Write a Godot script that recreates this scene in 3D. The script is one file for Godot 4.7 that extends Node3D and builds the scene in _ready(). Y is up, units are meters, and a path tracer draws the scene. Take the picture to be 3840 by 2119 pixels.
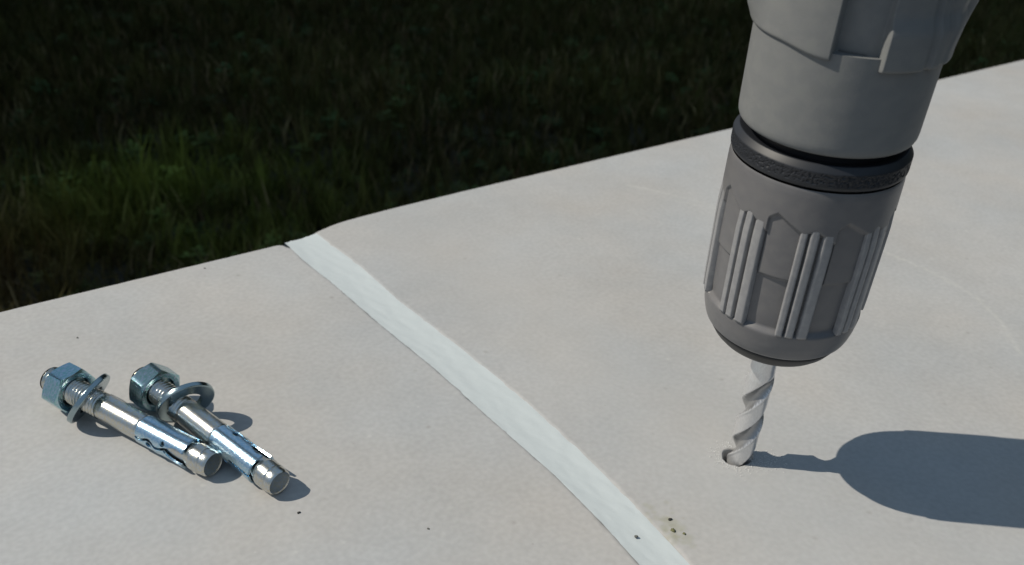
extends Node3D
# A drill boring into the slab cap of a garden wall, two anchor bolts beside it. Builders work in millimetres; MM brings them to metres.

const MM := 0.001
const LAWN_Y := -0.54
var rng := RandomNumberGenerator.new()
var clip_shape: ArrayMesh


# ---------------------------------------------------------------- helpers
class Mesher:
	var v := PackedVector3Array()
	var n := PackedVector3Array()
	var uv := PackedVector2Array()
	var idx := PackedInt32Array()

	# rows x cols grid of points (mm) with smooth normals; wrap closes the columns
	func grid(p: PackedVector3Array, rows: int, cols: int, wrap: bool, flip: bool = false) -> void:
		var acc := PackedVector3Array()
		acc.resize(rows * cols)
		var base := v.size()
		var cc := cols if wrap else cols - 1
		for r in rows - 1:
			for c in cc:
				var a := r * cols + c
				var b := r * cols + (c + 1) % cols
				var d := a + cols
				var e := b + cols
				var t := [a, b, e, a, e, d] if not flip else [a, e, b, a, d, e]
				for k in [0, 3]:
					var fn: Vector3 = (p[t[k + 2]] - p[t[k]]).cross(p[t[k + 1]] - p[t[k]])
					for m in 3:
						acc[t[k + m]] += fn
						idx.append(base + t[k + m])
		for i in rows * cols:
			v.append(p[i] * MM)
			n.append(acc[i].normalized() if acc[i].length_squared() > 1e-20 else Vector3.UP)
			uv.append(Vector2(float(i % cols) / cols, float(i / cols) / rows))

	func tri(a: Vector3, b: Vector3, c: Vector3, out_of: Vector3) -> void:
		var fn := (c - a).cross(b - a).normalized()
		if fn.dot((a + b + c) / 3.0 - out_of) < 0.0:
			var s := b
			b = c
			c = s
			fn = -fn
		for q in [a, b, c]:
			idx.append(v.size())
			v.append(q * MM)
			n.append(fn)
			uv.append(Vector2(q.x, q.z) * 0.01)

	func quad(a: Vector3, b: Vector3, c: Vector3, d: Vector3, out_of: Vector3) -> void:
		tri(a, b, c, out_of)
		tri(a, c, d, out_of)

	func box(lo: Vector3, hi: Vector3) -> void:
		var m := (lo + hi) / 2.0
		var q := []
		for i in 8:
			q.append(Vector3(hi.x if i & 1 else lo.x, hi.y if i & 2 else lo.y, hi.z if i & 4 else lo.z))
		for f in [[0, 1, 3, 2], [4, 5, 7, 6], [0, 1, 5, 4], [2, 3, 7, 6], [0, 2, 6, 4], [1, 3, 7, 5]]:
			quad(q[f[0]], q[f[1]], q[f[2]], q[f[3]], m)

	func mesh(mat: Material) -> ArrayMesh:
		var a := []
		a.resize(Mesh.ARRAY_MAX)
		a[Mesh.ARRAY_VERTEX] = v
		a[Mesh.ARRAY_NORMAL] = n
		a[Mesh.ARRAY_TEX_UV] = uv
		a[Mesh.ARRAY_INDEX] = idx
		var m := ArrayMesh.new()
		m.add_surface_from_arrays(Mesh.PRIMITIVE_TRIANGLES, a)
		m.surface_set_material(0, mat)
		return m


func obj(called: String, m: Mesh, parent: Node = self) -> MeshInstance3D:
	var o := MeshInstance3D.new()
	o.name = numbered(called, parent)
	o.mesh = m
	o.cast_shadow = GeometryInstance3D.SHADOW_CASTING_SETTING_ON
	parent.add_child(o, true)
	return o


func numbered(called: String, parent: Node) -> String:
	if not parent.has_node(NodePath(called)):
		return called
	var k := 1
	while parent.has_node(NodePath("%s_%03d" % [called, k])):
		k += 1
	return "%s_%03d" % [called, k]


func thing(called: String, label: String, category: String, group: String = "") -> Node3D:
	var o := Node3D.new()
	o.name = numbered(called, self)
	add_child(o)
	return tag(o, label, category, group)


func tag(o: Node3D, label: String, category: String, group: String = "") -> Node3D:
	o.set_meta("label", label)
	o.set_meta("category", category)
	if group:
		o.set_meta("group", group)
	return o


func surface(c: Color, rough: float, metal: float = 0.0) -> StandardMaterial3D:
	var m := StandardMaterial3D.new()
	m.albedo_color = Color(c.r, c.g, c.b).linear_to_srgb()
	m.roughness = rough
	m.metallic = metal
	m.metallic_specular = 0.5
	return m


func noise_image(side_x: int, side_y: int, freq: float, seed_: int, octaves: int = 4) -> Image:
	var f := FastNoiseLite.new()
	f.noise_type = FastNoiseLite.TYPE_SIMPLEX_SMOOTH
	f.frequency = freq
	f.seed = seed_
	f.fractal_octaves = octaves
	var im := f.get_seamless_image(side_x, side_y)
	im.convert(Image.FORMAT_L8)
	return im


func bumps(m: StandardMaterial3D, freq: float, seed_: int, scale_mm: float, tile_mm: float) -> void:
	var t := ImageTexture.create_from_image(noise_image(256, 256, freq, seed_))
	m.heightmap_enabled = true
	m.heightmap_texture = t
	m.heightmap_scale = scale_mm * 0.1
	m.uv1_triplanar = true
	m.uv1_scale = Vector3.ONE * (1000.0 / tile_mm)


# faint blotches of dust and wear over a triplanar material; a and b multiply its colour
func stain(m: StandardMaterial3D, seed_: int, a: Color, b: Color) -> void:
	var n := noise_image(256, 256, 0.03, seed_, 5)
	var im := Image.create(256, 256, false, Image.FORMAT_RGB8)
	var own := m.albedo_color
	for y in 256:
		for x in 256:
			var t := smoothstep(0.25, 0.75, n.get_pixel(x, y).r)
			var c := a.lerp(b, t)
			im.set_pixel(x, y, Color(own.r * c.r, own.g * c.g, own.b * c.b))
	m.albedo_color = Color.WHITE
	m.albedo_texture = ImageTexture.create_from_image(im)


func interp(table: Array, x: float) -> float:
	if x <= table[0][0]:
		return table[0][1]
	for i in range(1, table.size()):
		if x <= table[i][0]:
			var a = table[i - 1]
			var b = table[i]
			return lerpf(a[1], b[1], (x - a[0]) / (b[0] - a[0]))
	return table[-1][1]


# lathe round local y: profile segments of [height, radius], each smooth in itself
func lathe(segments: Array, cols: int = 96) -> Mesher:
	var mb := Mesher.new()
	for seg in segments:
		var p := PackedVector3Array()
		for q in seg:
			for c in cols:
				var f := TAU * c / cols
				p.append(Vector3(q[1] * sin(f), q[0], q[1] * cos(f)))
		mb.grid(p, seg.size(), cols, true)
	return mb


# lathe round local x (bolts): [along, radius]
func lathe_x(segments: Array, cols: int = 72, mb: Mesher = null) -> Mesher:
	if mb == null:
		mb = Mesher.new()
	for seg in segments:
		var p := PackedVector3Array()
		for q in seg:
			for c in cols:
				var f := TAU * c / cols
				p.append(Vector3(q[0], q[1] * cos(f), q[1] * sin(f)))
		mb.grid(p, seg.size(), cols, true, true)
	return mb


# ---------------------------------------------------------------- scene
func _ready() -> void:
	rng.seed = 20240611
	var cam := Camera3D.new()
	cam.name = "camera"
	cam.basis = Basis(Vector3.RIGHT, -0.4951) * Basis(Vector3.BACK, 0.0398)
	cam.position = Vector3(0, 0.2, 0)
	cam.near = 0.01
	cam.far = 600.0
	var lens := CameraAttributesPhysical.new()
	lens.frustum_focal_length = 38.88
	lens.frustum_focus_distance = 0.285
	lens.exposure_aperture = 25.0
	cam.attributes = lens
	cam.fov = 34.3
	add_child(cam)
	cam.current = true

	var sky_mat := ProceduralSkyMaterial.new()
	sky_mat.sky_top_color = Color(0.182, 0.26, 0.36).linear_to_srgb()
	sky_mat.sky_horizon_color = Color(0.31, 0.335, 0.36).linear_to_srgb()
	sky_mat.sky_curve = 0.12
	sky_mat.ground_bottom_color = Color(0.12, 0.14, 0.09)
	sky_mat.ground_horizon_color = Color(0.3, 0.34, 0.33)
	sky_mat.sky_energy_multiplier = 1.04
	var env := Environment.new()
	env.background_mode = Environment.BG_SKY
	env.sky = Sky.new()
	env.sky.sky_material = sky_mat
	env.tonemap_mode = Environment.TONE_MAPPER_LINEAR
	env.tonemap_exposure = 1.0
	env.ssao_enabled = true
	env.ssil_enabled = true
	env.sdfgi_enabled = true
	var we := WorldEnvironment.new()
	we.name = "world"
	we.environment = env
	add_child(we)

	var sun := DirectionalLight3D.new()
	sun.name = "sun"
	sun.light_color = Color(1.0, 0.965, 0.905)
	sun.light_energy = 1.19
	sun.light_angular_distance = 0.5
	sun.shadow_enabled = true
	var el := deg_to_rad(47.8)
	var az := deg_to_rad(-1.6)
	var toward := Vector3(cos(el) * cos(az), -sin(el), cos(el) * sin(az))
	add_child(sun)
	sun.look_at_from_position(Vector3.ZERO, toward, Vector3.UP)

	build_lawn()
	build_hedge()
	build_wall()
	build_drill()
	build_anchors()
	build_grit()


# ---------------------------------------------------------------- lawn
func build_lawn() -> void:
	var soil := surface(Color(0.030, 0.028, 0.018), 1.0)
	bumps(soil, 0.05, 8, 12.0, 700.0)
	var sheet := Mesher.new()
	sheet.quad(Vector3(-250000, 0, -250000), Vector3(250000, 0, -250000), Vector3(250000, 0, 250000), Vector3(-250000, 0, 250000), Vector3(0, -1000, 0))
	var ground := obj("lawn", sheet.mesh(soil))
	ground.position.y = LAWN_Y
	ground.set_meta("kind", "structure")
	ground.set_meta("label", "shaded lawn ground below the wall")

	var gm := surface(Color.WHITE, 0.75)
	gm.vertex_color_use_as_albedo = true
	gm.specular_mode = BaseMaterial3D.SPECULAR_SCHLICK_GGX
	gm.metallic_specular = 0.25
	gm.backlight_enabled = true
	gm.backlight = Color(0.25, 0.3, 0.1)
	for kind in 4:
		var mm := MultiMesh.new()
		mm.transform_format = MultiMesh.TRANSFORM_3D
		mm.use_colors = true
		mm.mesh = tuft(kind, gm)
		var spots := []
		var amount: int = [26000, 22000, 9000, 2500][kind]
		while spots.size() < amount:
			var near := rng.randf() < 0.72
			var x := rng.randf_range(-2.6, 2.8) if near else rng.randf_range(-7.0, 8.0)
			var z := rng.randf_range(-4.3, -0.45) if near else rng.randf_range(-11.0, -0.3)
			# not under the wall
			var dx := x + 0.1102
			var dz := z + 0.4016
			if dx * 0.5934 + dz * 0.8049 > -0.02:
				continue
			spots.append(Vector2(x, z))
		mm.instance_count = amount
		var patchy := FastNoiseLite.new()
		patchy.frequency = 1.3
		patchy.seed = 31
		for i in amount:
			var s: Vector2 = spots[i]
			var w := patchy.get_noise_2d(s.x, s.y)
			var lush := clampf(1.0 - (s - Vector2(-0.62, -1.62)).length() / 0.42, 0.0, 1.0) * smoothstep(-0.5, 0.2, patchy.get_noise_2d(s.x * 2.4 + 50.0, s.y * 2.4))
			var dry := clampf(1.0 - (s - Vector2(-0.86, -1.32)).length() / 0.3, 0.0, 1.0)
			var size := rng.randf_range(0.65, 1.3) * (1.0 + 0.3 * w + 0.25 * lush)
			var b := Basis(Vector3.UP, rng.randf() * TAU) * Basis(Vector3.RIGHT, rng.randf_range(-0.3, 0.3))
			mm.set_instance_transform(i, Transform3D(b.scaled(Vector3.ONE * size), Vector3(s.x, LAWN_Y - 0.002, s.y)))
			var c := Color(0.042, 0.052, 0.014).lerp(Color(0.070, 0.060, 0.024), rng.randf())
			if kind == 2:
				c = Color(0.19, 0.17, 0.09).lerp(Color(0.12, 0.08, 0.05), rng.randf())
			elif kind == 3:
				c = Color(0.035, 0.075, 0.03).lerp(Color(0.06, 0.09, 0.03), rng.randf())
			c = c.lerp(Color(0.155, 0.215, 0.035), 0.95 * lush)
			c = c.lerp(Color(0.17, 0.085, 0.04), 0.4 * dry)
			var k := rng.randf_range(0.6, 1.25) * (1.3 + 0.7 * w)
			mm.set_instance_color(i, Color(c.r * k * 1.1, c.g * k * 1.02, c.b * k * 0.9))
		var g := MultiMeshInstance3D.new()
		g.name = ["grass", "creeping_grass", "dry_grass", "clover"][kind]
		g.multimesh = mm
		g.set_meta("kind", "stuff")
		g.set_meta("label", ["dark green lawn grass in the shade behind the slab", "short creeping grass filling the shaded lawn", "dry straw coloured blades among the lawn grass", "small round leaved clover low in the lawn"][kind])
		g.set_meta("category", "grass" if kind < 3 else "clover")
		add_child(g)


func tuft(kind: int, mat: Material) -> ArrayMesh:
	var mb := Mesher.new()
	if kind == 3:
		for k in 7:
			var a := rng.randf() * TAU
			var at := Vector3(cos(a), 0, sin(a)) * rng.randf_range(3.0, 22.0) + Vector3(0, rng.randf_range(18, 40), 0)
			for l in 3:
				var b := a + TAU * l / 3.0
				var d := Vector3(cos(b), 0.25, sin(b))
				var sd := Vector3(-sin(b), 0, cos(b))
				var tip := at + d * 11.0
				mb.tri(at, at + d * 6.0 + sd * 4.5, tip, at - Vector3.UP * 100)
				mb.tri(at, tip, at + d * 6.0 - sd * 4.5, at - Vector3.UP * 100)
		return mb.mesh(mat)
	var many: int = [11, 12, 6][kind]
	for k in many:
		var a := rng.randf() * TAU
		var root := Vector3(rng.randf_range(-16, 16), 0, rng.randf_range(-16, 16))
		var dir := Vector3(cos(a), 0, sin(a))
		var high: float = rng.randf_range(35, 85) if kind == 0 else rng.randf_range(14, 34) if kind == 1 else rng.randf_range(20, 65)
		var lean: float = high * (rng.randf_range(0.15, 0.8) if kind != 1 else rng.randf_range(0.6, 1.6))
		var wide := rng.randf_range(1.1, 2.1)
		var side := Vector3(-sin(a), 0, cos(a)).rotated(Vector3.UP, rng.randf_range(-0.9, 0.9)) * wide
		var last := [root - side, root + side]
		for j in range(1, 4):
			var t := j / 3.0
			var m := root + Vector3.UP * high * (t - 0.28 * t * t * minf(lean / high, 1.2)) + dir * lean * t * t
			var s := side * (1.0 - 0.92 * t * t)
			mb.quad(last[0], last[1], m + s, m - s, m - dir * 40 - Vector3.UP * 30)
			last = [m - s, m + s]
	return mb.mesh(mat)


# ---------------------------------------------------------------- the hedge that shades the lawn
func build_hedge() -> void:
	hedge("lower dense evergreen hedge left of the lawn, next to the taller one", Vector3(-1.98, LAWN_Y, -2.1), 128.0, 2.0, 4.5, 7000)
	hedge("tall dense evergreen hedge left of the lawn, shading its far half", Vector3(-3.4, LAWN_Y, -3.98), 126.5, 2.7, 7.1, 12000)
	hedge("long dark hedge across the far right end of the garden", Vector3(9.0, LAWN_Y, -13.0), 0.0, 20.0, 8.6, 16000)
	hedge("long dark hedge along the right side of the garden", Vector3(13.0, LAWN_Y, 0.0), -90.0, 26.0, 8.0, 18000)


func hedge(label: String, where: Vector3, turn: float, wide: float, high: float, clumps: int) -> void:
	var h := thing("hedge", label, "hedge")
	h.position = where
	h.rotation_degrees.y = turn
	var half := wide / 2.0
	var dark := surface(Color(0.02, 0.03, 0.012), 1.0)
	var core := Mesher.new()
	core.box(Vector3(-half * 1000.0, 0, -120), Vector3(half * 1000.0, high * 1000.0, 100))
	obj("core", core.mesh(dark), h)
	var leaf := surface(Color.WHITE, 0.6)
	leaf.vertex_color_use_as_albedo = true
	var mb := Mesher.new()
	for k in 22:
		var d := Vector3(rng.randf_range(-1, 1), rng.randf_range(-0.7, 1), rng.randf_range(-0.2, 1)).normalized()
		var at := d * rng.randf_range(15, 80)
		var sd := d.cross(Vector3(rng.randf(), rng.randf(), rng.randf())).normalized() * 13.0
		mb.tri(at - sd, at + sd, at + d * 55.0, at - Vector3.BACK * 300)
	var mm := MultiMesh.new()
	mm.transform_format = MultiMesh.TRANSFORM_3D
	mm.use_colors = true
	mm.mesh = mb.mesh(leaf)
	mm.instance_count = clumps
	for i in clumps:
		var top := rng.randf() < 0.12
		var p := Vector3(rng.randf_range(-half, half), rng.randf_range(0.1, high), 0.09 + rng.randf_range(-0.03, 0.05))
		var b := Basis(Vector3.BACK, rng.randf() * TAU)
		if top:
			p = Vector3(p.x, high + rng.randf_range(-0.1, 0.15), rng.randf_range(-0.12, 0.1))
			b = Basis(Vector3.RIGHT, -PI / 2) * b
		elif i % 4 < 2 and wide < 5.0:
			p = Vector3((half + rng.randf_range(-0.04, 0.05)) * (1 if i % 4 else -1), p.y, rng.randf_range(-0.12, 0.1))
			b = Basis(Vector3.UP, PI / 2 if i % 4 else -PI / 2) * b
		b = b.scaled(Vector3.ONE * rng.randf_range(0.7, 1.3))
		mm.set_instance_transform(i, Transform3D(b, p))
		var k := rng.randf_range(0.6, 1.3)
		mm.set_instance_color(i, Color(0.035 * k, 0.06 * k, 0.02 * k))
	var f := MultiMeshInstance3D.new()
	f.name = "foliage"
	f.multimesh = mm
	f.set_meta("kind", "stuff")
	h.add_child(f)


# ---------------------------------------------------------------- garden wall with its two cap slabs
const JOINT_LEFT := [[0.0, 0.0], [20.0, -0.2], [38.6, 0.9], [43.5, 1.5], [90.8, 2.7], [132.3, 4.9], [170.5, 5.1], [207.2, 5.8], [233.3, 4.4], [254.0, 2.2], [640.0, 1.0]]
const JOINT_RIGHT := [[-4.0, 15.2], [24.4, 16.8], [37.7, 17.6], [77.4, 17.0], [122.5, 19.1], [162.1, 20.1], [199.4, 18.9], [233.3, 16.1], [261.7, 12.6], [640.0, 15.0]]
const BACK_RIGHT := [[15.2, -4.6], [17.5, -6.2], [21.4, -7.6], [29.0, -9.7], [36.4, -11.0], [43.2, -11.4], [67.8, -12.6], [119.4, -13.2], [1200.0, -13.2]]
const WALL_ORIGIN := Vector3(-110.2, 0.0, -401.6)
const WALL_TURN := 36.4
const BIT_HOLE := Vector2(63.0, 234.2)


func build_wall() -> void:
	var wall := thing("garden_wall", "low garden wall capped with two pale grey slabs and a white mortar joint", "wall")
	wall.position = Vector3(WALL_ORIGIN.x * MM, LAWN_Y, WALL_ORIGIN.z * MM)
	wall.rotation_degrees.y = WALL_TURN

	var stone := surface(Color.WHITE, 0.86)
	stone.metallic_specular = 0.3
	slab_textures(stone)
	var mortar := surface(Color(0.495, 0.54, 0.55), 0.9)
	bumps(mortar, 0.03, 77, 0.05, 40.0)
	var render := surface(Color(0.34, 0.33, 0.31), 0.95)
	bumps(render, 0.05, 12, 1.5, 120.0)

	var jit := FastNoiseLite.new()
	jit.frequency = 0.09
	jit.seed = 4
	# left slab, clockwise from its back right corner
	var out := []
	var z := 0.0
	var rag := PackedFloat32Array()
	while z <= 419.0:
		var x := interp(JOINT_LEFT, z) + 0.45 * jit.get_noise_1d(z * 1.6) + 0.35 * jit.get_noise_1d(z * 5.0 + 70.0)
		if z < 6.0:
			x -= 2.6 * (6.0 - z) / 6.0
		out.append(Vector2(x, z - 0.5))
		z += 1.5 if z < 6.0 else 3.0 if z < 280.0 else 20.0
	for q in [[-1200.0, 420.0], [-1200.0, -2.0], [-300.0, -2.0]]:
		out.append(Vector2(q[0], q[1]))
	var x2 := -280.0
	while x2 < -2.0:
		out.append(Vector2(x2, -2.0 + 0.25 * jit.get_noise_1d(x2 * 1.3 + 900.0)))
		x2 += 5.0
	var left := slab(out, stone, Vector2.INF)
	var o := obj("cap_slab", left, wall)
	o.position.y = -LAWN_Y
	# right slab
	out = []
	x2 = 15.4
	while x2 < 620.0:
		out.append(Vector2(x2, interp(BACK_RIGHT, x2) + 0.25 * jit.get_noise_1d(x2 * 1.3 + 400.0)))
		x2 += 1.2 if x2 < 22.0 else 4.0
	for q in [[1200.0, -13.2], [1200.0, 420.0]]:
		out.append(Vector2(q[0], q[1]))
	z = 419.0
	while z > -3.0:
		var x := interp(JOINT_RIGHT, z) + 0.45 * jit.get_noise_1d(z * 1.5 + 200.0)
		for chip in [[249.0, 1.1, 2.2], [255.0, 0.8, 2.5], [222.0, 0.6, 2.0], [118.0, 0.5, 3.0]]:
			x += chip[1] * exp(-pow((z - chip[0]) / chip[2], 2.0))
		out.append(Vector2(x, z))
		z -= 3.0 if z < 283.0 else 20.0
	var right := slab(out, stone, BIT_HOLE)
	o = obj("cap_slab", right, wall)
	o.position.y = -LAWN_Y
	# mortar between them, dished and a little below the slabs
	var p := PackedVector3Array()
	var rows := 0
	z = -2.6
	while z <= 419.0:
		var a := interp(JOINT_LEFT, z) - 1.1
		var b := interp(JOINT_RIGHT, z) + 1.2
		for c in 17:
			var t := c / 16.0
			var y := -0.2 - 0.42 * sin(PI * t) + 0.2 * jit.get_noise_2d(z * 0.9, t * 40.0) + 0.06 * jit.get_noise_2d(z * 3.0, t * 150.0)
			var zz := z
			if rows == 0:
				y = -40.0
			elif rows == 1:
				y -= 0.7
			if rows < 5:
				zz += -1.6 * t + 0.7 * jit.get_noise_1d(t * 160.0)
			p.append(Vector3(lerpf(a, b, t), y, zz))
		rows += 1
		z += 0.02 if rows == 1 else 0.5 if rows == 2 else 2.0 if z < 280.0 else 20.0
	var mb := Mesher.new()
	mb.grid(p, rows, 17, false, false)
	o = obj("mortar_joint", mb.mesh(mortar), wall)
	o.position.y = -LAWN_Y
	# the wall below
	mb = Mesher.new()
	mb.box(Vector3(-1170, -30, 30), Vector3(1170, 1000.0 * -LAWN_Y - 50.5, 395))
	obj("masonry", mb.mesh(render), wall)


func slab(outline: Array, mat: Material, hole: Vector2) -> ArrayMesh:
	var mb := Mesher.new()
	var count := outline.size()
	var area := 0.0
	for i in count:
		var a: Vector2 = outline[i]
		area += a.cross(outline[(i + 1) % count])
	if area < 0.0:
		outline.reverse()
	# inward normals
	var inward := []
	for i in count:
		var d: Vector2 = (outline[(i + 1) % count] - outline[i - 1]).normalized()
		inward.append(Vector2(-d.y, d.x))
	var steps := [[0.0, -50.0], [0.0, -2.0], [0.15, -1.3], [0.5, -0.7], [1.0, -0.28], [1.7, -0.06], [2.4, 0.0]]
	var p := PackedVector3Array()
	for s in steps:
		for i in count:
			var q: Vector2 = outline[i] + inward[i] * s[0]
			p.append(Vector3(q.x, s[1], q.y))
	var start := mb.v.size()
	mb.grid(p, steps.size(), count, true, false)
	# the arris' last row is level with the top
	for i in count:
		mb.n[start + (steps.size() - 1) * count + i] = Vector3.UP
	var inner := PackedVector2Array()
	for i in count:
		inner.append(outline[i] + inward[i] * 2.4)
	var poly := inner
	if hole != Vector2.INF:
		var best := 0
		for i in count:
			if inner[i].distance_to(hole) < inner[best].distance_to(hole):
				best = i
		var ring := PackedVector2Array()
		var rag := FastNoiseLite.new()
		rag.seed = 9
		rag.frequency = 0.35
		for k in 49:
			var f := -TAU * k / 48.0 + (inner[best] - hole).angle()
			if k == 48:
				f += 0.002
			var d := Vector2.from_angle(f)
			ring.append(hole + d * (5.1 + 0.5 * rag.get_noise_2d(d.x * 4.0, d.y * 4.0)))
		poly = PackedVector2Array()
		for i in count:
			poly.append(inner[i])
			if i == best:
				poly.append_array(ring)
				poly.append(inner[i] + (inner[(i + 1) % count] - inner[i]) * 0.001)
		# chipped funnel and bore
		p = PackedVector3Array()
		for s in [[1.0, 0.0], [0.93, -0.25], [0.9, -0.7], [0.88, -3.0], [0.87, -14.0], [0.02, -15.0]]:
			for k in 48:
				var q: Vector2 = hole + (ring[k] - hole) * s[0]
				p.append(Vector3(q.x, s[1], q.y))
		mb.grid(p, 6, 48, true, false)
	var tris := Geometry2D.triangulate_polygon(poly)
	if tris.is_empty():
		push_error("slab did not triangulate")
	var base := mb.v.size()
	for q in poly:
		mb.v.append(Vector3(q.x, 0.0, q.y) * MM)
		mb.n.append(Vector3.UP)
		mb.uv.append(Vector2.ZERO)
	for i in range(0, tris.size(), 3):
		var a := poly[tris[i]]
		var b := poly[tris[i + 1]]
		var c := poly[tris[i + 2]]
		var up := (b - a).cross(c - a) > 0.0
		mb.idx.append_array(PackedInt32Array([base + tris[i], base + tris[i + 1], base + tris[i + 2]] if up else [base + tris[i], base + tris[i + 2], base + tris[i + 1]]))
	for i in mb.v.size():
		mb.uv[i] = Vector2(mb.v[i].x / 1.2 + 0.5, (mb.v[i].z + mb.v[i].y) / 0.6 + 0.03)
	return mb.mesh(mat)


func slab_textures(m: StandardMaterial3D) -> void:
	var w := 2048
	var h := 1024
	var broad := noise_image(w, h, 0.0045, 3, 3).get_data()
	var tint := noise_image(w, h, 0.006, 17, 3).get_data()
	var middle := noise_image(w, h, 0.035, 41, 3).get_data()
	var fine := noise_image(w, h, 0.22, 23, 2).get_data()
	var data := PackedByteArray()
	data.resize(w * h * 3)
	for i in w * h:
		var k := 0.985 + (broad[i] - 128) * 0.00022 + (middle[i] - 128) * 0.00012 + (fine[i] - 128) * 0.00027
		var s := (tint[i] - 128) * 0.00011
		data[i * 3] = int(clampf(173.5 * (k + s), 0, 255))
		data[i * 3 + 1] = int(clampf(173.0 * k, 0, 255))
		data[i * 3 + 2] = int(clampf(171.5 * (k - s), 0, 255))
	var im := Image.create_from_data(w, h, false, Image.FORMAT_RGB8, data)
	# pale trowel scuffs on the right slab, and a few pinholes and pale grains all over
	for path in [[Vector2(205, 60), Vector2(226, 100), Vector2(243, 135), Vector2(250, 160), Vector2(251, 187), Vector2(246, 215), Vector2(232, 236), Vector2(213, 255)], [Vector2(196, 28), Vector2(206, 47), Vector2(220, 82)]]:
		for j in path.size() - 1:
			for s in 90:
				var q: Vector2 = path[j].lerp(path[j + 1], s / 90.0)
				q += Vector2(rng.randfn(0, 0.7), rng.randfn(0, 0.7))
				daub(im, q, rng.randf_range(0.7, 1.6), Color(0.76, 0.76, 0.74), 0.12)
	for k in 900:
		var q := Vector2(rng.randf_range(-590, 590), rng.randf_range(-15, 560))
		var dark := rng.randf() < 0.5
		daub(im, q, rng.randf_range(0.4, 1.3), Color(0.56, 0.55, 0.53) if dark else Color(0.77, 0.77, 0.75), rng.randf_range(0.15, 0.5))
	for k in 60:
		daub(im, Vector2(rng.randfn(20, 3.0), rng.randfn(248, 5.0)), rng.randf_range(0.6, 1.8), Color(0.57, 0.57, 0.47), 0.22)
	m.albedo_texture = ImageTexture.create_from_image(im)
	var bump := noise_image(w, h, 0.42, 99, 2)
	m.heightmap_enabled = true
	m.heightmap_texture = ImageTexture.create_from_image(bump)
	m.heightmap_scale = 0.0006


func daub(im: Image, q: Vector2, r_mm: float, c: Color, share: float) -> void:
	var at := Vector2((q.x / 1200.0 + 0.5) * im.get_width(), (q.y / 600.0 + 0.03) * im.get_height())
	var r := r_mm * im.get_width() / 1200.0
	var n := int(ceil(r))
	for y in range(-n, n + 1):
		for x in range(-n, n + 1):
			var d := Vector2(x, y).length() / maxf(r, 0.6)
			if d < 1.0:
				var px := posmod(int(at.x) + x, im.get_width())
				var py := posmod(int(at.y) + y, im.get_height())
				im.set_pixel(px, py, im.get_pixel(px, py).lerp(c, share * (1.0 - d * d)))


# ---------------------------------------------------------------- the drill
const CHUCK := [[58.7, 20.6], [59.4, 21.3], [61.0, 21.9], [63.5, 22.5], [67.0, 23.0], [72.7, 23.45], [84.0, 23.75], [97.0, 23.8], [112.5, 23.65], [114.3, 23.45], [114.9, 22.9]]


# depth of the moulded windows round the chuck; f in degrees, 0 towards the camera, h above the drill's point
func window_depth(f: float, h: float) -> float:
	var g := fposmod(f + 31.0 + 22.5, 45.0) - 22.5   # 0 at the middle of a rib group
	var panel := absf(absf(g) - 22.5) < 12.0
	var u := fposmod(g + 45.0, 45.0)                  # 11.. 34 across the panel
	if u > 11.2 and u < 33.8:
		var peak := 105.8 - absf(u - 16.5) * (0.24 if u > 16.5 else 0.35)
		var d := 0.0
		d += 0.8 * smoothstep(peak + 0.35, peak - 0.35, h)
		d += 0.8 * smoothstep(86.7, 86.0, h)
		d *= smoothstep(68.0, 69.5, h)
		return d
	var top := 103.0 - absf(g + 3.0) * 0.25
	return 1.5 * smoothstep(top + 0.4, top - 0.6, h) * smoothstep(68.4, 69.2, h)


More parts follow.
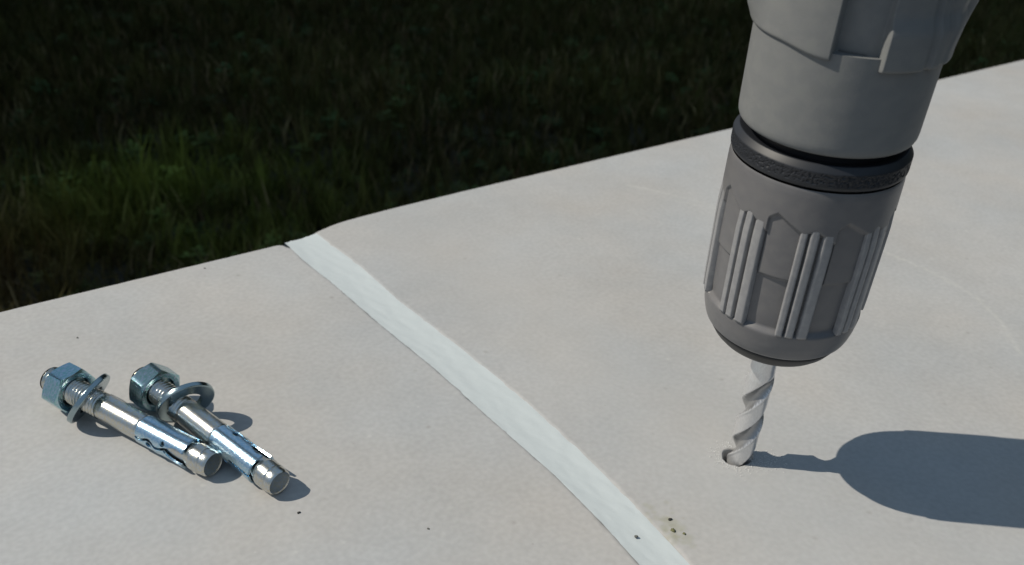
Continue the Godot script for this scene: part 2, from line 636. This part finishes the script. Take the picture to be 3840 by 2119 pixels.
func build_drill() -> void:
	var d := thing("cordless_drill", "grey hand drill standing on its bit in the right slab", "drill")
	var ax := Vector3(0.0155, 0.9961, 0.0869).normalized()
	var toward := Vector3(-0.34, -0.0765, 0.9373)
	toward = (toward - ax * toward.dot(ax)).normalized()
	d.basis = Basis(ax.cross(toward), ax, toward)
	d.position = Vector3(80.9, 0.0, -250.3) * MM

	var grey := surface(Color(0.195, 0.20, 0.201), 0.5)
	grey.metallic_specular = 0.2
	bumps(grey, 0.16, 51, 0.02, 40.0)
	var chuck_grey := surface(Color(0.15, 0.148, 0.152), 0.4)
	chuck_grey.metallic_specular = 0.45
	bumps(chuck_grey, 0.2, 52, 0.015, 40.0)
	var rib_grey := surface(Color(0.27, 0.27, 0.275), 0.36)
	bumps(rib_grey, 0.2, 56, 0.015, 30.0)
	var black := surface(Color(0.012, 0.012, 0.014), 0.5)
	var ring_black := surface(Color(0.015, 0.017, 0.022), 0.5)
	var nose_black := surface(Color(0.018, 0.018, 0.018), 0.5)
	stain(grey, 151, Color(0.975, 0.98, 0.985), Color(1.02, 1.02, 1.015))
	stain(chuck_grey, 152, Color(0.97, 0.97, 0.98), Color(1.02, 1.02, 1.015))
	stain(rib_grey, 153, Color(0.96, 0.96, 0.97), Color(1.03, 1.03, 1.03))
	# ground bright lands, darker oxide left in the flutes
	var steel := surface(Color.WHITE, 0.3, 0.7)
	var coat := Image.create(96, 128, false, Image.FORMAT_RGB8)
	for y in 128:
		for x in 96:
			var hh := -9.0 + 67.0 * (y + 0.5) / 128.0
			var g := fposmod(TAU * x / 96.0 - TAU * hh / 35.0 + 1.526, PI) / PI
			var k := 0.72 if g < 0.56 or hh > 36.0 else 0.36
			k *= rng.randf_range(0.93, 1.05)
			coat.set_pixel(x, y, Color(k, k, k * 1.01).linear_to_srgb())
	steel.albedo_texture = ImageTexture.create_from_image(coat)

	# drill bit: two flutes winding right-handed, pitch 35 mm
	var mb := Mesher.new()
	var p := PackedVector3Array()
	var rows := 0
	var cols := 96
	var h := -9.0
	while h <= 58.0:
		var fl := smoothstep(39.0, 32.0, h)
		for c in cols:
			var f := TAU * c / cols + PI
			var g := fposmod(f - TAU * h / 35.0 + 1.526, PI)      # two starts
			var t := g / PI
			var r := 4.4
			if t > 0.54:
				var s := sin(PI * (t - 0.54) / 0.46)
				r -= fl * 2.3 * pow(s, 0.55)
			elif t > 0.07:
				r -= fl * 0.22 * smoothstep(0.07, 0.1, t)
			r -= 0.45 * smoothstep(36.0, 40.0, h)
			if h < -6.0:
				r *= (h + 9.02) / 3.0
			p.append(Vector3(r * sin(f), h, r * cos(f)))
		rows += 1
		h += 0.5
	mb.grid(p, rows, cols, true)
	obj("drill_bit", mb.mesh(steel), d)

	# chuck nose
	var nose := lathe([[[58.0, 4.2], [54.6, 4.4], [54.2, 6.5]], [[54.2, 6.5], [52.9, 8.5], [52.4, 12.0], [52.6, 15.0], [53.4, 17.0], [55.0, 18.5], [57.0, 19.7], [58.4, 20.5], [58.9, 19.0]]])
	obj("chuck_nose", nose.mesh(nose_black), d)

	# chuck sleeve with its moulded windows
	mb = Mesher.new()
	p = PackedVector3Array()
	rows = 0
	cols = 720
	h = 58.7
	while h <= 114.95:
		for c in cols:
			var f := 360.0 * c / cols
			var r := interp(CHUCK, h) - window_depth(f, h)
			p.append(Vector3(r * sin(deg_to_rad(f)), h, r * cos(deg_to_rad(f))))
		rows += 1
		h += 0.45
	mb.grid(p, rows, cols, true)
	var sleeve := obj("chuck_sleeve", mb.mesh(chuck_grey), d)
	# ribs: three to a group, eight groups
	var makes := [[-9.6, 2.6, 104.6], [-2.7, 3.2, 104.8], [6.2, 4.0, 104.6]]
	for k in 3:
		var m := rib(makes[k][0], makes[k][1], makes[k][2], rib_grey)
		for g in 8:
			var r := obj("grip_rib", m, sleeve)
			r.rotation.y = deg_to_rad(-31.0 + 45.0 * g)

	# black ring with stamped marks
	mb = Mesher.new()
	p = PackedVector3Array()
	rows = 0
	cols = 720
	var marks := FastNoiseLite.new()
	marks.seed = 61
	marks.frequency = 0.8
	var ring := [[114.6, 22.4], [115.2, 23.4], [115.6, 23.75], [116.2, 23.85]]
	for k in 13:
		ring.append([116.5 + 0.27 * k, 23.85])
	ring.append_array([[120.0, 23.75], [120.2, 23.6]])
	for s in ring:
		for c in cols:
			var f := 360.0 * c / cols
			var r: float = s[1]
			if s[0] > 116.5 and s[0] < 119.5:
				r -= 0.3 * smoothstep(0.1, 0.3, marks.get_noise_2d(f * 0.42, s[0] * 1.6))
			p.append(Vector3(r * sin(deg_to_rad(f)), s[0], r * cos(deg_to_rad(f))))
		rows += 1
	mb.grid(p, rows, cols, true)
	p = PackedVector3Array()
	for q in [[120.2, 23.6], [121.5, 22.6], [121.7, 22.2], [121.2, 21.0], [120.6, 18.5]]:
		for c in 144:
			var f := TAU * c / 144
			p.append(Vector3(q[1] * sin(f), q[0], q[1] * cos(f)))
	mb.grid(p, 5, 144, true)
	obj("chuck_ring", mb.mesh(ring_black), d)
	obj("spindle", lathe([[[120.0, 18.8], [126.0, 18.8]]]).mesh(black), d)

	# gear sleeve
	var gear := lathe([[[125.2, 18.5], [124.1, 20.0], [124.0, 22.0]], [[124.0, 22.0], [124.15, 22.6], [124.7, 23.1], [125.6, 23.45], [127.0, 23.6], [138.0, 23.75], [150.1, 23.9]], [[150.1, 23.9], [150.2, 19.0]]], 144)
	obj("gear_sleeve", gear.mesh(grey), d)

	# gear housing: plain and overhanging on the left, ribbed on the right
	mb = Mesher.new()
	p = PackedVector3Array()
	cols = 720
	var steps := [-0.02, 0.0, 0.25, 0.8, 1.6, 2.6, 3.8, 5.0, 6.5, 8.0, 9.0, 10.0, 11.0, 12.0, 13.0, 14.5, 16.0, 18.0, 21.0, 25.0, 30.0, 36.0, 44.0, 52.0, 56.0]
	for k in steps.size():
		for c in cols:
			var f := 360.0 * c / cols
			if f > 180.0:
				f -= 360.0
			var s: float = steps[k]
			var low := 150.0 - 1.6 * smoothstep(-40.0, -8.0, f) * smoothstep(-3.0, -6.0, f) - 2.9 * smoothstep(12.0, 21.0, f) * smoothstep(110.0, 80.0, f)
			var hh := low + s
			var r := housing(f, hh)
			if k == 0:
				r = 22.0
			elif k == 1:
				r -= 0.6
			elif k == 2:
				r -= 0.15
			p.append(Vector3(r * sin(deg_to_rad(f)), hh, r * cos(deg_to_rad(f))))
	mb.grid(p, steps.size(), cols, true)
	obj("gear_housing", mb.mesh(grey), d)

	# what stands above the picture: motor housing, handle, battery
	var motor := lathe([[[198.0, 33.0], [204.0, 36.0], [212.0, 37.0], [300.0, 37.0], [314.0, 34.5], [322.0, 28.0], [325.0, 16.0], [325.5, 0.1]]])
	obj("motor_housing", motor.mesh(chuck_grey), d)
	var hm := Mesher.new()
	tube(hm, [[Vector3(20, 262, -20), 19.0, 22.0], [Vector3(55, 258, -48), 16.5, 20.0], [Vector3(90, 256, -76), 16.0, 20.5], [Vector3(125, 258, -104), 18.0, 23.0], [Vector3(140, 259, -116), 24.0, 30.0]])
	obj("handle", hm.mesh(black), d)
	hm = Mesher.new()
	tube(hm, [[Vector3(138, 259, -114), 33.0, 46.0], [Vector3(141, 259, -117), 36.0, 50.0], [Vector3(165, 260, -136), 36.0, 50.0], [Vector3(170, 260, -140), 32.0, 46.0]])
	obj("battery", hm.mesh(chuck_grey), d)
	hm = Mesher.new()
	tube(hm, [[Vector3(52, 238, -38), 5.0, 7.0], [Vector3(62, 232, -46), 6.0, 9.0], [Vector3(72, 236, -54), 5.0, 9.0]])
	obj("trigger", hm.mesh(nose_black), d)


func housing(f: float, h: float) -> float:
	var plain := interp([[140.0, 24.7], [150.0, 24.75], [152.0, 25.5], [154.0, 26.4], [160.0, 28.2], [170.0, 30.5], [185.0, 32.4], [206.0, 33.5]], h)
	plain = lerpf(plain, lerpf(24.85, plain, smoothstep(163.0, 185.0, h)), smoothstep(-78.0, -50.0, f) * smoothstep(20.0, 0.0, f))
	var flush := interp([[140.0, 25.2], [150.0, 25.3], [157.0, 26.1], [159.5, 27.2], [163.0, 29.0], [170.0, 30.5], [185.0, 32.4], [206.0, 33.5]], h)
	flush = lerpf(lerpf(25.3, flush, smoothstep(166.0, 185.0, h)), flush, smoothstep(56.0, 72.0, f))
	var back := smoothstep(178.0, 192.0, h)
	var r := plain
	if f > -8.0 and f < 100.0:
		var floor_ := lerpf(21.4, flush, back)
		r = lerpf(plain, floor_, smoothstep(-6.5, -4.5, f))
		r = lerpf(r, lerpf(22.3, flush, back), clampf((f + 3.0) / 16.0, 0.0, 1.0))
		r = lerpf(r, flush, smoothstep(20.2, 22.0, f) * lerpf(1.0, 0.5, smoothstep(155.5, 161.0, h)))
		r -= (0.9 - 0.9 * back) * smoothstep(46.5, 49.0, f) * smoothstep(54.5, 51.5, f)
		r -= (0.5 - 0.5 * back) * smoothstep(60.0, 62.0, f) * smoothstep(70.0, 66.0, f)
	if f >= 80.0:
		r = lerpf(r, plain, smoothstep(84.0, 100.0, f))
	return r


func rib(mid: float, half: float, top: float, mat: Material) -> ArrayMesh:
	var p := PackedVector3Array()
	var rows := 0
	for h in [68.3, 68.5, 69.1, 72.0, 80.0, 90.0, 97.0, top - 1.5, top]:
		var k := 1.0
		var rise := 0.35 * smoothstep(top, top - 6.0, h) - 0.1 + 0.28 * smoothstep(76.0, 69.0, h)
		for c in 9:
			var t := (c - 4) / 4.0
			var f := deg_to_rad(mid + half * clampf(t * 1.15, -1.0, 1.0))
			var r := interp(CHUCK, h) + rise - (0.18 if absf(t) > 0.7 else 0.0)
			if c == 0 or c == 8:
				r -= 1.7
			if rows == 0:
				r = minf(r, interp(CHUCK, h) - 1.3)
			p.append(Vector3(r * sin(f), h, r * cos(f)))
		rows += 1
	var mb := Mesher.new()
	mb.grid(p, rows, 9, false)
	return mb.mesh(mat)


# rounded-rectangle tube through stations [centre, half width, half height]
func tube(mb: Mesher, stations: Array) -> void:
	var p := PackedVector3Array()
	var dir: Vector3 = (stations[-1][0] - stations[0][0]).normalized()
	var up := (Vector3.UP - dir * dir.y).normalized()
	var side := dir.cross(up)
	for k in stations.size() + 2:
		var s = stations[clampi(k - 1, 0, stations.size() - 1)]
		var z := 0.01 if k == 0 or k == stations.size() + 1 else 1.0
		for c in 32:
			var f := TAU * c / 32
			var a := signf(cos(f)) * pow(absf(cos(f)), 0.6)
			var b := signf(sin(f)) * pow(absf(sin(f)), 0.6)
			p.append(s[0] + side * a * s[1] * z + up * b * s[2] * z)
	mb.grid(p, stations.size() + 2, 32, true)


# ---------------------------------------------------------------- the two expansion anchors
func build_anchors() -> void:
	var zinc := surface(Color(0.60, 0.60, 0.575), 0.24, 1.0)
	bumps(zinc, 0.1, 71, 0.035, 9.0)
	stain(zinc, 171, Color(1.01, 0.985, 0.92), Color(0.97, 1.0, 1.05))
	var blued := surface(Color(0.42, 0.58, 0.63), 0.18, 1.0)
	bumps(blued, 0.1, 72, 0.03, 9.0)
	stain(blued, 172, Color(0.84, 0.98, 0.95), Color(1.1, 1.03, 1.08))
	var disc := surface(Color(0.33, 0.42, 0.45), 0.2, 1.0)
	bumps(disc, 0.1, 74, 0.03, 9.0)
	var clipped := surface(Color(0.50, 0.66, 0.79), 0.2, 1.0)
	bumps(clipped, 0.1, 73, 0.04, 8.0)
	stain(clipped, 173, Color(0.86, 0.95, 0.98), Color(1.1, 1.05, 1.02))
	clip_shape = clip_mesh().mesh(clipped)
	anchor("zinc anchor bolt whose thread end sticks out of its nut, left of the other", Vector3(-163.4, 9.2, -268.0), Vector3(-93.9, 4.8, -229.9), 6.4, 32.0, Vector3(-144.85, 8.95, -257.2), Vector3(0.827, -0.539, 0.16), 81.0, zinc, blued, disc)
	anchor("zinc anchor bolt with a larger gap between nut and washer, nearer the mortar joint", Vector3(-131.8, 9.6, -270.4), Vector3(-70.6, 4.8, -222.4), 5.0, 49.0, Vector3(-111.2, 9.3, -257.0), Vector3(0.542, -0.409, 0.734), -33.0, zinc, blued, disc)


func anchor(label: String, from: Vector3, to: Vector3, nut_at: float, corner: float, wash_at: Vector3, wash_n: Vector3, slit: float, zinc: Material, blued: Material, disc: Material) -> void:
	var t := thing("anchor_bolt", label, "bolt", "anchor bolts lying on the left slab")
	var ax := (to - from).normalized()
	var side := ax.cross(Vector3.UP).normalized()
	t.basis = Basis(ax, side.cross(ax), side)
	t.position = from * MM
	var long := (to - from).length()
	var c0 := long - 31.0
	# threaded end, shank, neck and cone in one piece
	var mb := Mesher.new()
	var p := PackedVector3Array()
	var rows := 0
	var s := 0.9
	while s <= 29.0:
		var fade := smoothstep(29.0, 27.0, s)
		for c in 48:
			var f := TAU * c / 48
			var ph := fposmod(s / 1.5 - f / TAU, 1.0)
			p.append(Vector3(s, 4.65 - fade * 0.85 * (1.0 - absf(ph * 2.0 - 1.0)), 0).rotated(Vector3.RIGHT, f))
		rows += 1
		s += 0.19
	mb.grid(p, rows, 48, true, true)
	lathe_x([[[0.0, 0.05], [0.0, 3.6]], [[0.0, 3.6], [0.95, 4.5]],
		[[28.8, 4.55], [30.0, 4.62], [c0 - 1.0, 4.62], [c0 - 0.5, 4.4]], [[c0 - 0.5, 4.4], [c0, 3.7], [c0 + 19.0, 3.7], [c0 + 21.5, 3.8], [c0 + 23.6, 4.5], [c0 + 24.0, 4.6]],
		[[c0 + 24.0, 4.6], [c0 + 25.2, 4.65], [long - 3.4, 4.65]], [[long - 3.4, 4.65], [long - 3.1, 4.3], [long - 2.9, 4.3], [long - 2.7, 4.5], [long - 0.7, 4.4], [long, 3.9]], [[long, 3.9], [long - 0.4, 3.2], [long - 0.5, 0.05]]], 72, mb)
	obj("stud", mb.mesh(zinc), t)
	# nut
	var nut := obj("hex_nut", hex_nut(7.8).mesh(blued), t)
	nut.position.x = nut_at * MM
	nut.rotation.x = deg_to_rad(corner)
	# washer, loose and askew
	var w := lathe_x([[[0.0, 5.5], [0.0, 9.6]], [[0.0, 9.6], [0.15, 9.9], [0.4, 10.0], [1.6, 10.0], [1.85, 9.9], [2.0, 9.6]], [[2.0, 9.6], [2.0, 5.5]], [[2.0, 5.5], [0.0, 5.5]]], 96)
	var washer := obj("washer", w.mesh(disc), t)
	var nx := wash_n.normalized()
	var nz := nx.cross(Vector3.UP).normalized()
	washer.transform = t.transform.affine_inverse() * Transform3D(Basis(nx, nz.cross(nx), nz), wash_at * MM - nx * 0.001)
	# expansion clip: a sheet sleeve with a slit, notches and a punched hole
	var clip := obj("expansion_clip", clip_shape, t)
	clip.position.x = (c0 + 0.3) * MM
	clip.rotation.x = deg_to_rad(slit)


func hex_nut(high: float) -> Mesher:
	var mb := Mesher.new()
	var edge := tan(deg_to_rad(28.0))
	for k in 6:
		# faces run from corner to corner
		var p := PackedVector3Array()
		for row in 2:
			for c in 13:
				var f := deg_to_rad(60.0 * k + 60.0 * c / 12.0)
				var r := 7.5 / cos(fposmod(f, TAU / 6.0) - TAU / 12.0)
				r = minf(r, 8.55)
				var cut := maxf(0.0, r - 7.2) * edge
				p.append(Vector3(cut if row == 0 else high - cut, r * cos(f), r * sin(f)))
		mb.grid(p, 2, 13, false, true)
		for end in 2:
			p = PackedVector3Array()
			for row in 4:
				for c in 13:
					var f := deg_to_rad(60.0 * k + 60.0 * c / 12.0)
					var r := minf(7.5 / cos(fposmod(f, TAU / 6.0) - TAU / 12.0), 8.55)
					var cut := maxf(0.0, r - 7.2) * edge
					var q: Array = [r, minf(r, 7.2), 5.6, 4.6]
					var x: float = [cut, 0.0, 0.0, 0.9][row]
					p.append(Vector3(x if end == 0 else high - x, q[row] * cos(f), q[row] * sin(f)))
			# the flat ring keeps its own normals
			var outer := p.slice(0, 26)
			var flat := p.slice(13, 39)
			var sink := p.slice(26, 52)
			for part in [outer, flat, sink]:
				mb.grid(part, 2, 13, false, end == 1)
	return mb


# where the sleeve has metal: a in degrees from the slit, s along
func has_metal(a: float, s: float, long: float) -> bool:
	var d := wrapf(a, -180.0, 180.0)
	var wave := 16.0 * sin(s * 0.75)
	var arc := absf(d - wave * 0.5)
	if arc < 6.0:
		return false
	if s > long - 8.0 and absf(d) < 6.0 + 24.0 * sin(clampf((s - long + 8.0) / 8.0, 0.0, 1.0) * PI * 0.75):
		return false
	for k in [[14.0, 6.6, 1.25], [-22.0, 12.5, 1.0], [150.0, 9.0, 1.2]]:
		var da := deg_to_rad(wrapf(d - k[0], -180.0, 180.0)) * 5.2
		if da * da + (s - k[1]) * (s - k[1]) < k[2] * k[2]:
			return false
	for m in [120.0, -120.0]:
		if s > long - 10.5 and absf(wrapf(d - m, -180.0, 180.0)) < 4.5:
			return false
	return true


func clip_mesh() -> Mesher:
	var mb := Mesher.new()
	var long := 21.5
	var na := 260
	var ns := 130
	var id := {}
	for layer in 2:
		for j in ns + 1:
			for i in na:
				var s := long * j / ns
				var f := TAU * i / na
				var r: float = 4.92 if layer == 0 else 4.2
				if layer == 0:
					if j == 0 or j == ns:
						r -= 0.22
					# raised rib near the middle of each leaf
					r += 0.22 * exp(-pow((s - 9.5) / 0.9, 2.0)) * smoothstep(60.0, 90.0, absf(wrapf(rad_to_deg(f) - 190.0, -180.0, 180.0)))
				r += 0.3 * smoothstep(long - 7.0, long, s) * (0.5 + 0.5 * absf(sin(f * 1.5)))
				mb.v.append(Vector3(s, r * cos(f), r * sin(f)) * MM)
				mb.n.append(Vector3(-0.02, cos(f), sin(f)).normalized() * (1.0 if layer == 0 else -1.0))
				mb.uv.append(Vector2(s, f))
	var size := (ns + 1) * na
	for j in ns:
		for i in na:
			if not has_metal(360.0 * (i + 0.5) / na, long * (j + 0.5) / ns, long):
				continue
			var a := j * na + i
			var b := j * na + (i + 1) % na
			mb.idx.append_array(PackedInt32Array([a, b + na, b, a, a + na, b + na]))
			mb.idx.append_array(PackedInt32Array([size + a, size + b, size + b + na, size + a, size + b + na, size + a + na]))
			# cut edges
			for e in [[-1, 0, a, b], [1, 0, b + na, a + na], [0, -1, a + na, a], [0, 1, b, b + na]]:
				var jj: int = j + e[0]
				var ii: int = posmod(i + e[1], na)
				if jj < 0 or jj >= ns or not has_metal(360.0 * (ii + 0.5) / na, long * (jj + 0.5) / ns, long):
					var q0 := mb.v[e[2]] / MM
					var q1 := mb.v[e[3]] / MM
					var q2 := mb.v[e[3] + size] / MM
					var q3 := mb.v[e[2] + size] / MM
					var inside := (mb.v[a] + mb.v[b + na]) * 0.5 / MM
					mb.quad(q0, q1, q2, q3, inside)
	return mb


# ---------------------------------------------------------------- grit and drilling dust
func on_slab(q: Vector2, y: float) -> Vector3:
	var t := deg_to_rad(WALL_TURN)
	return Vector3(WALL_ORIGIN.x + q.x * cos(t) + q.y * sin(t), y, WALL_ORIGIN.z - q.x * sin(t) + q.y * cos(t)) * MM


func build_grit() -> void:
	var tar := surface(Color(0.02, 0.02, 0.018), 0.8)
	var mud := surface(Color(0.11, 0.11, 0.10), 0.9)
	var olive := surface(Color(0.13, 0.13, 0.06), 0.9)
	for g in [
		[Vector2(22.1, 244.2), 0.62, tar, "black grit grain right of the mortar joint, darkest of all"],
		[Vector2(8.1, 243.9), 0.55, mud, "grey grit grain lying on the white mortar joint"],
		[Vector2(19.4, 248.3), 0.75, olive, "olive brown grit grain in the stain beside the joint"],
		[Vector2(21.4, 251.2), 0.5, olive, "small olive grit grain at the lower side of the stain"],
		[Vector2(-73.1, 178.4), 0.5, tar, "black grit grain below the tips of the anchor bolts"],
		[Vector2(-43.2, 206.3), 0.38, mud, "tiny grey grit grain between the bolts and the joint, low on the left slab"],
		[Vector2(-43.0, 4.8), 0.42, mud, "tiny grey grit grain near the back edge of the left slab"],
		[Vector2(-105.6, 37.1), 0.42, mud, "tiny grey grit grain behind the bolts, by the left of the slab"],
	]:
		var o := obj("grit_grain", pebble(g[1], g[2]))
		o.position = on_slab(g[0], g[1] * 0.25)
		o.rotation.y = rng.randf() * TAU
		tag(o, g[3], "grit", "grit grains on the slabs")
	var pale := surface(Color(0.55, 0.55, 0.54), 0.95)
	var mm := MultiMesh.new()
	mm.transform_format = MultiMesh.TRANSFORM_3D
	mm.mesh = pebble(0.3, pale)
	mm.instance_count = 520
	for i in 520:
		var a := rng.randf() * TAU
		var r := 5.2 + absf(rng.randfn(0, 2.2))
		var q := BIT_HOLE + Vector2(cos(a), sin(a)) * r
		if i % 3 == 0:
			q = BIT_HOLE + Vector2(rng.randfn(8, 3.5), rng.randfn(8.5, 2.5))
		mm.set_instance_transform(i, Transform3D(Basis(Vector3.UP, rng.randf() * TAU).scaled(Vector3.ONE * rng.randf_range(0.2, 0.9)), on_slab(q, 0.05)))
	var dust := MultiMeshInstance3D.new()
	dust.name = "drilling_dust"
	dust.multimesh = mm
	dust.set_meta("kind", "stuff")
	dust.set_meta("label", "pale crumbs of drilling dust round the hole under the bit")
	dust.set_meta("category", "dust")
	add_child(dust)


func pebble(r: float, mat: Material) -> ArrayMesh:
	var p := PackedVector3Array()
	for j in 6:
		var t := PI * j / 5.0
		for i in 9:
			var f := TAU * i / 9.0
			var k := r * (1.0 + 0.25 * sin(f * 2.0 + j) + rng.randf_range(-0.12, 0.12)) if j > 0 and j < 5 else r * 0.8
			p.append(Vector3(k * sin(t) * cos(f), 0.6 * k * cos(t), k * sin(t) * sin(f)))
	var mb := Mesher.new()
	mb.grid(p, 6, 9, true, true)
	return mb.mesh(mat)
